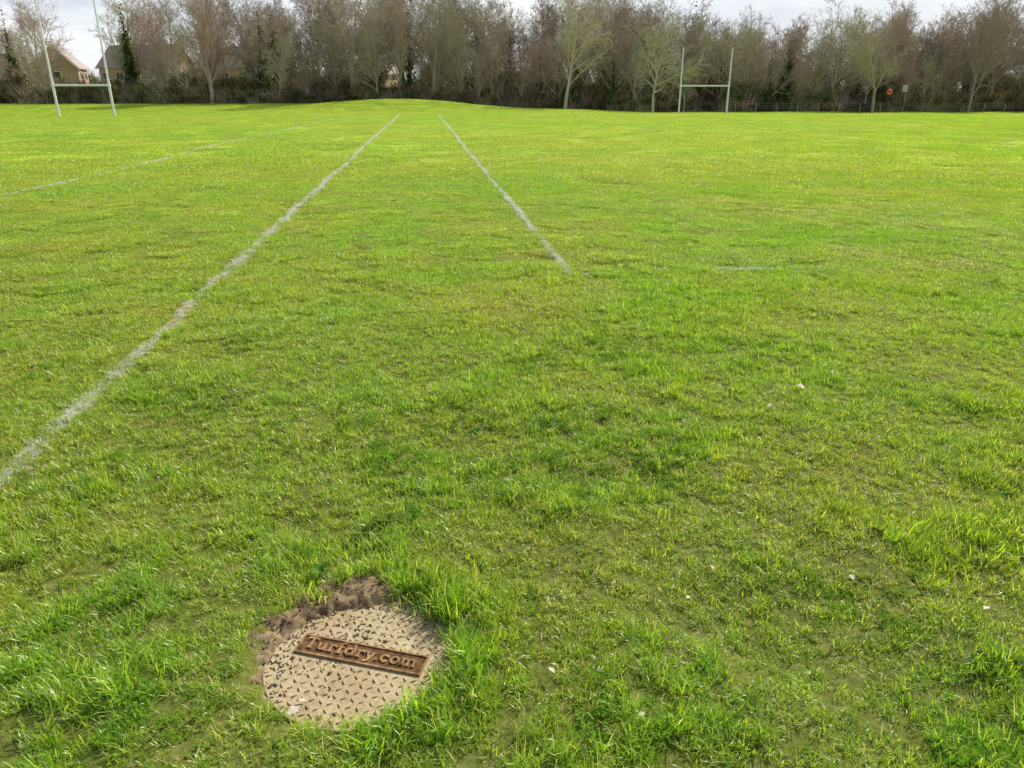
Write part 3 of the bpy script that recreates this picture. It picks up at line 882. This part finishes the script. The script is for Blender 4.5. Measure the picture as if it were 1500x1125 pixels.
# ------------------------------------------------------------------ fence, signs, pole on the right
mat_wood = simple_mat('weathered_wood', (.3, .25, .18), (.46, .4, .3), 6, .9)
mat_steel = simple_mat('galvanised_steel', (.4, .42, .43), (.55, .56, .57), 4, .4)
mat_orange = simple_mat('orange_plastic', (.85, .15, .02), (.95, .2, .03), 4, .5)
mat_dark = simple_mat('dark_paint', (.02, .03, .05), (.04, .05, .07), 4, .5)
vs = []; fs = []
xx = 28.
pts_ = []
while xx < 82:
    yy = 99.5; z = h1(xx, yy)
    tube(vs, fs, (xx, yy, z-.2), (xx+random.uniform(-.03, .03), yy, z+1.1), .055, .05, 7); pts_.append((xx, yy, z)); xx += 2.6
for a, b in zip(pts_, pts_[1:]):
    for hh in (.4, .7, 1.0): tube(vs, fs, (a[0], a[1], a[2]+hh), (b[0], b[1], b[2]+hh), .012, .012, 4, False)
link(bpy.data.objects.new('post_and_wire_fence', mesh_np('fence', vs, fs, mat_wood)))
e = empty('lamp_post', (65.0, 98.6, h1(65, 98.6)))
vs = []; fs = []; tube(vs, fs, (0, 0, -.2), (0, 0, 1.2), .12, .12); tube(vs, fs, (0, 0, 1.2), (0, 0, 5.0), .09, .07); tube(vs, fs, (0, 0, 5.0), (.55, 0, 5.25), .035, .03)
link(bpy.data.objects.new('pole', mesh_np('pole', vs, fs, mat_steel)), e)
vs = []; fs = []; box(vs, fs, (.75, 0, 5.27), .5, .2, .12)
link(bpy.data.objects.new('lantern', mesh_np('lantern', vs, fs, mat_steel)), e)
e = empty('notice_sign', (48.2, 98.2, h1(48.2, 98.2)))
vs = []; fs = []; tube(vs, fs, (0, 0, -.2), (0, 0, 3.2), .06, .06)
link(bpy.data.objects.new('post', mesh_np('post', vs, fs, mat_dark)), e)
vs = []; fs = []; box(vs, fs, (0, -.08, 2.8), .6, .04, .75)
link(bpy.data.objects.new('panel', mesh_np('panel', vs, fs, mat_steel)), e)
e = empty('lifebuoy_stand', (46.3, 98.0, h1(46.3, 98.0)))
vs = []; fs = []; tube(vs, fs, (0, .1, -.2), (0, .1, 2.7), .05, .05)
link(bpy.data.objects.new('post', mesh_np('post', vs, fs, mat_dark)), e)
vs = []; fs = []
for i in range(20):
    for j in range(8):
        a = 2*math.pi*i/20; b = 2*math.pi*j/8; q = .25+.11*math.cos(b)
        vs.append((q*math.cos(a), .11*math.sin(b), 2.4+q*math.sin(a)))
        fs.append((i*8+j, ((i+1) % 20)*8+j, ((i+1) % 20)*8+(j+1) % 8, i*8+(j+1) % 8))
link(bpy.data.objects.new('ring', mesh_np('ring', vs, fs, mat_orange, True)), e)

# ------------------------------------------------------------------ light
AZ, EL = math.radians(40), math.radians(40)
sd = Vector((math.sin(AZ)*math.cos(EL), math.cos(AZ)*math.cos(EL), math.sin(EL)))
sun = bpy.data.lights.new('sun', 'SUN'); sun.energy = 5.0; sun.angle = math.radians(.55); sun.color = (1, .955, .85)
so = link(bpy.data.objects.new('sun', sun)); so.rotation_euler = sd.to_track_quat('Z', 'Y').to_euler(); so.location = (30, 40, 40)

world = bpy.data.worlds.new('World'); scene.world = world; world.use_nodes = True
nt = world.node_tree; nt.nodes.clear()
out = N(nt, 'ShaderNodeOutputWorld'); bg = N(nt, 'ShaderNodeBackground'); bg.inputs[1].default_value = .11
sky = N(nt, 'ShaderNodeTexSky'); sky.sky_type = 'NISHITA'; sky.sun_disc = False
sky.sun_elevation = EL; sky.sun_rotation = AZ; sky.dust_density = 2.0
tc = N(nt, 'ShaderNodeTexCoord'); sp = N(nt, 'ShaderNodeSeparateXYZ'); nt.links.new(tc.outputs['Generated'], sp.inputs[0])
mp = N(nt, 'ShaderNodeMapping'); mp.inputs['Scale'].default_value = (1, 1, 5); nt.links.new(tc.outputs['Generated'], mp.inputs[0])
n = noise(nt, mp.outputs[0], 3.2, 7, .55)
cl = ramp(nt, n, [(.36, (6.8, 7.3, 8.1)), (.5, (8.5, 8.8, 9.2)), (.62, (9.3, 9.4, 9.5))])
band = mrange(nt, sp.outputs['Z'], .14, .42, 1, .1)
fac = mth(nt, 'MULTIPLY', band, mrange(nt, n, .3, .55, .85, 1), True)
nt.links.new(mixc(nt, fac, sky.outputs[0], cl), bg.inputs[0]); nt.links.new(bg.outputs[0], out.inputs[0])

# ------------------------------------------------------------------ camera
cam = bpy.data.cameras.new('camera'); co_ = link(bpy.data.objects.new('camera', cam))
cam.sensor_width = 36; cam.lens = 36*1090/1500; cam.clip_start = .05; cam.clip_end = 3000
co_.location = (0, 0, 1.6); co_.rotation_euler = (math.radians(90-21.2), 0, 0)
scene.camera = co_
scene.view_settings.view_transform = 'Standard'; scene.view_settings.look = 'None'; scene.view_settings.exposure = 0
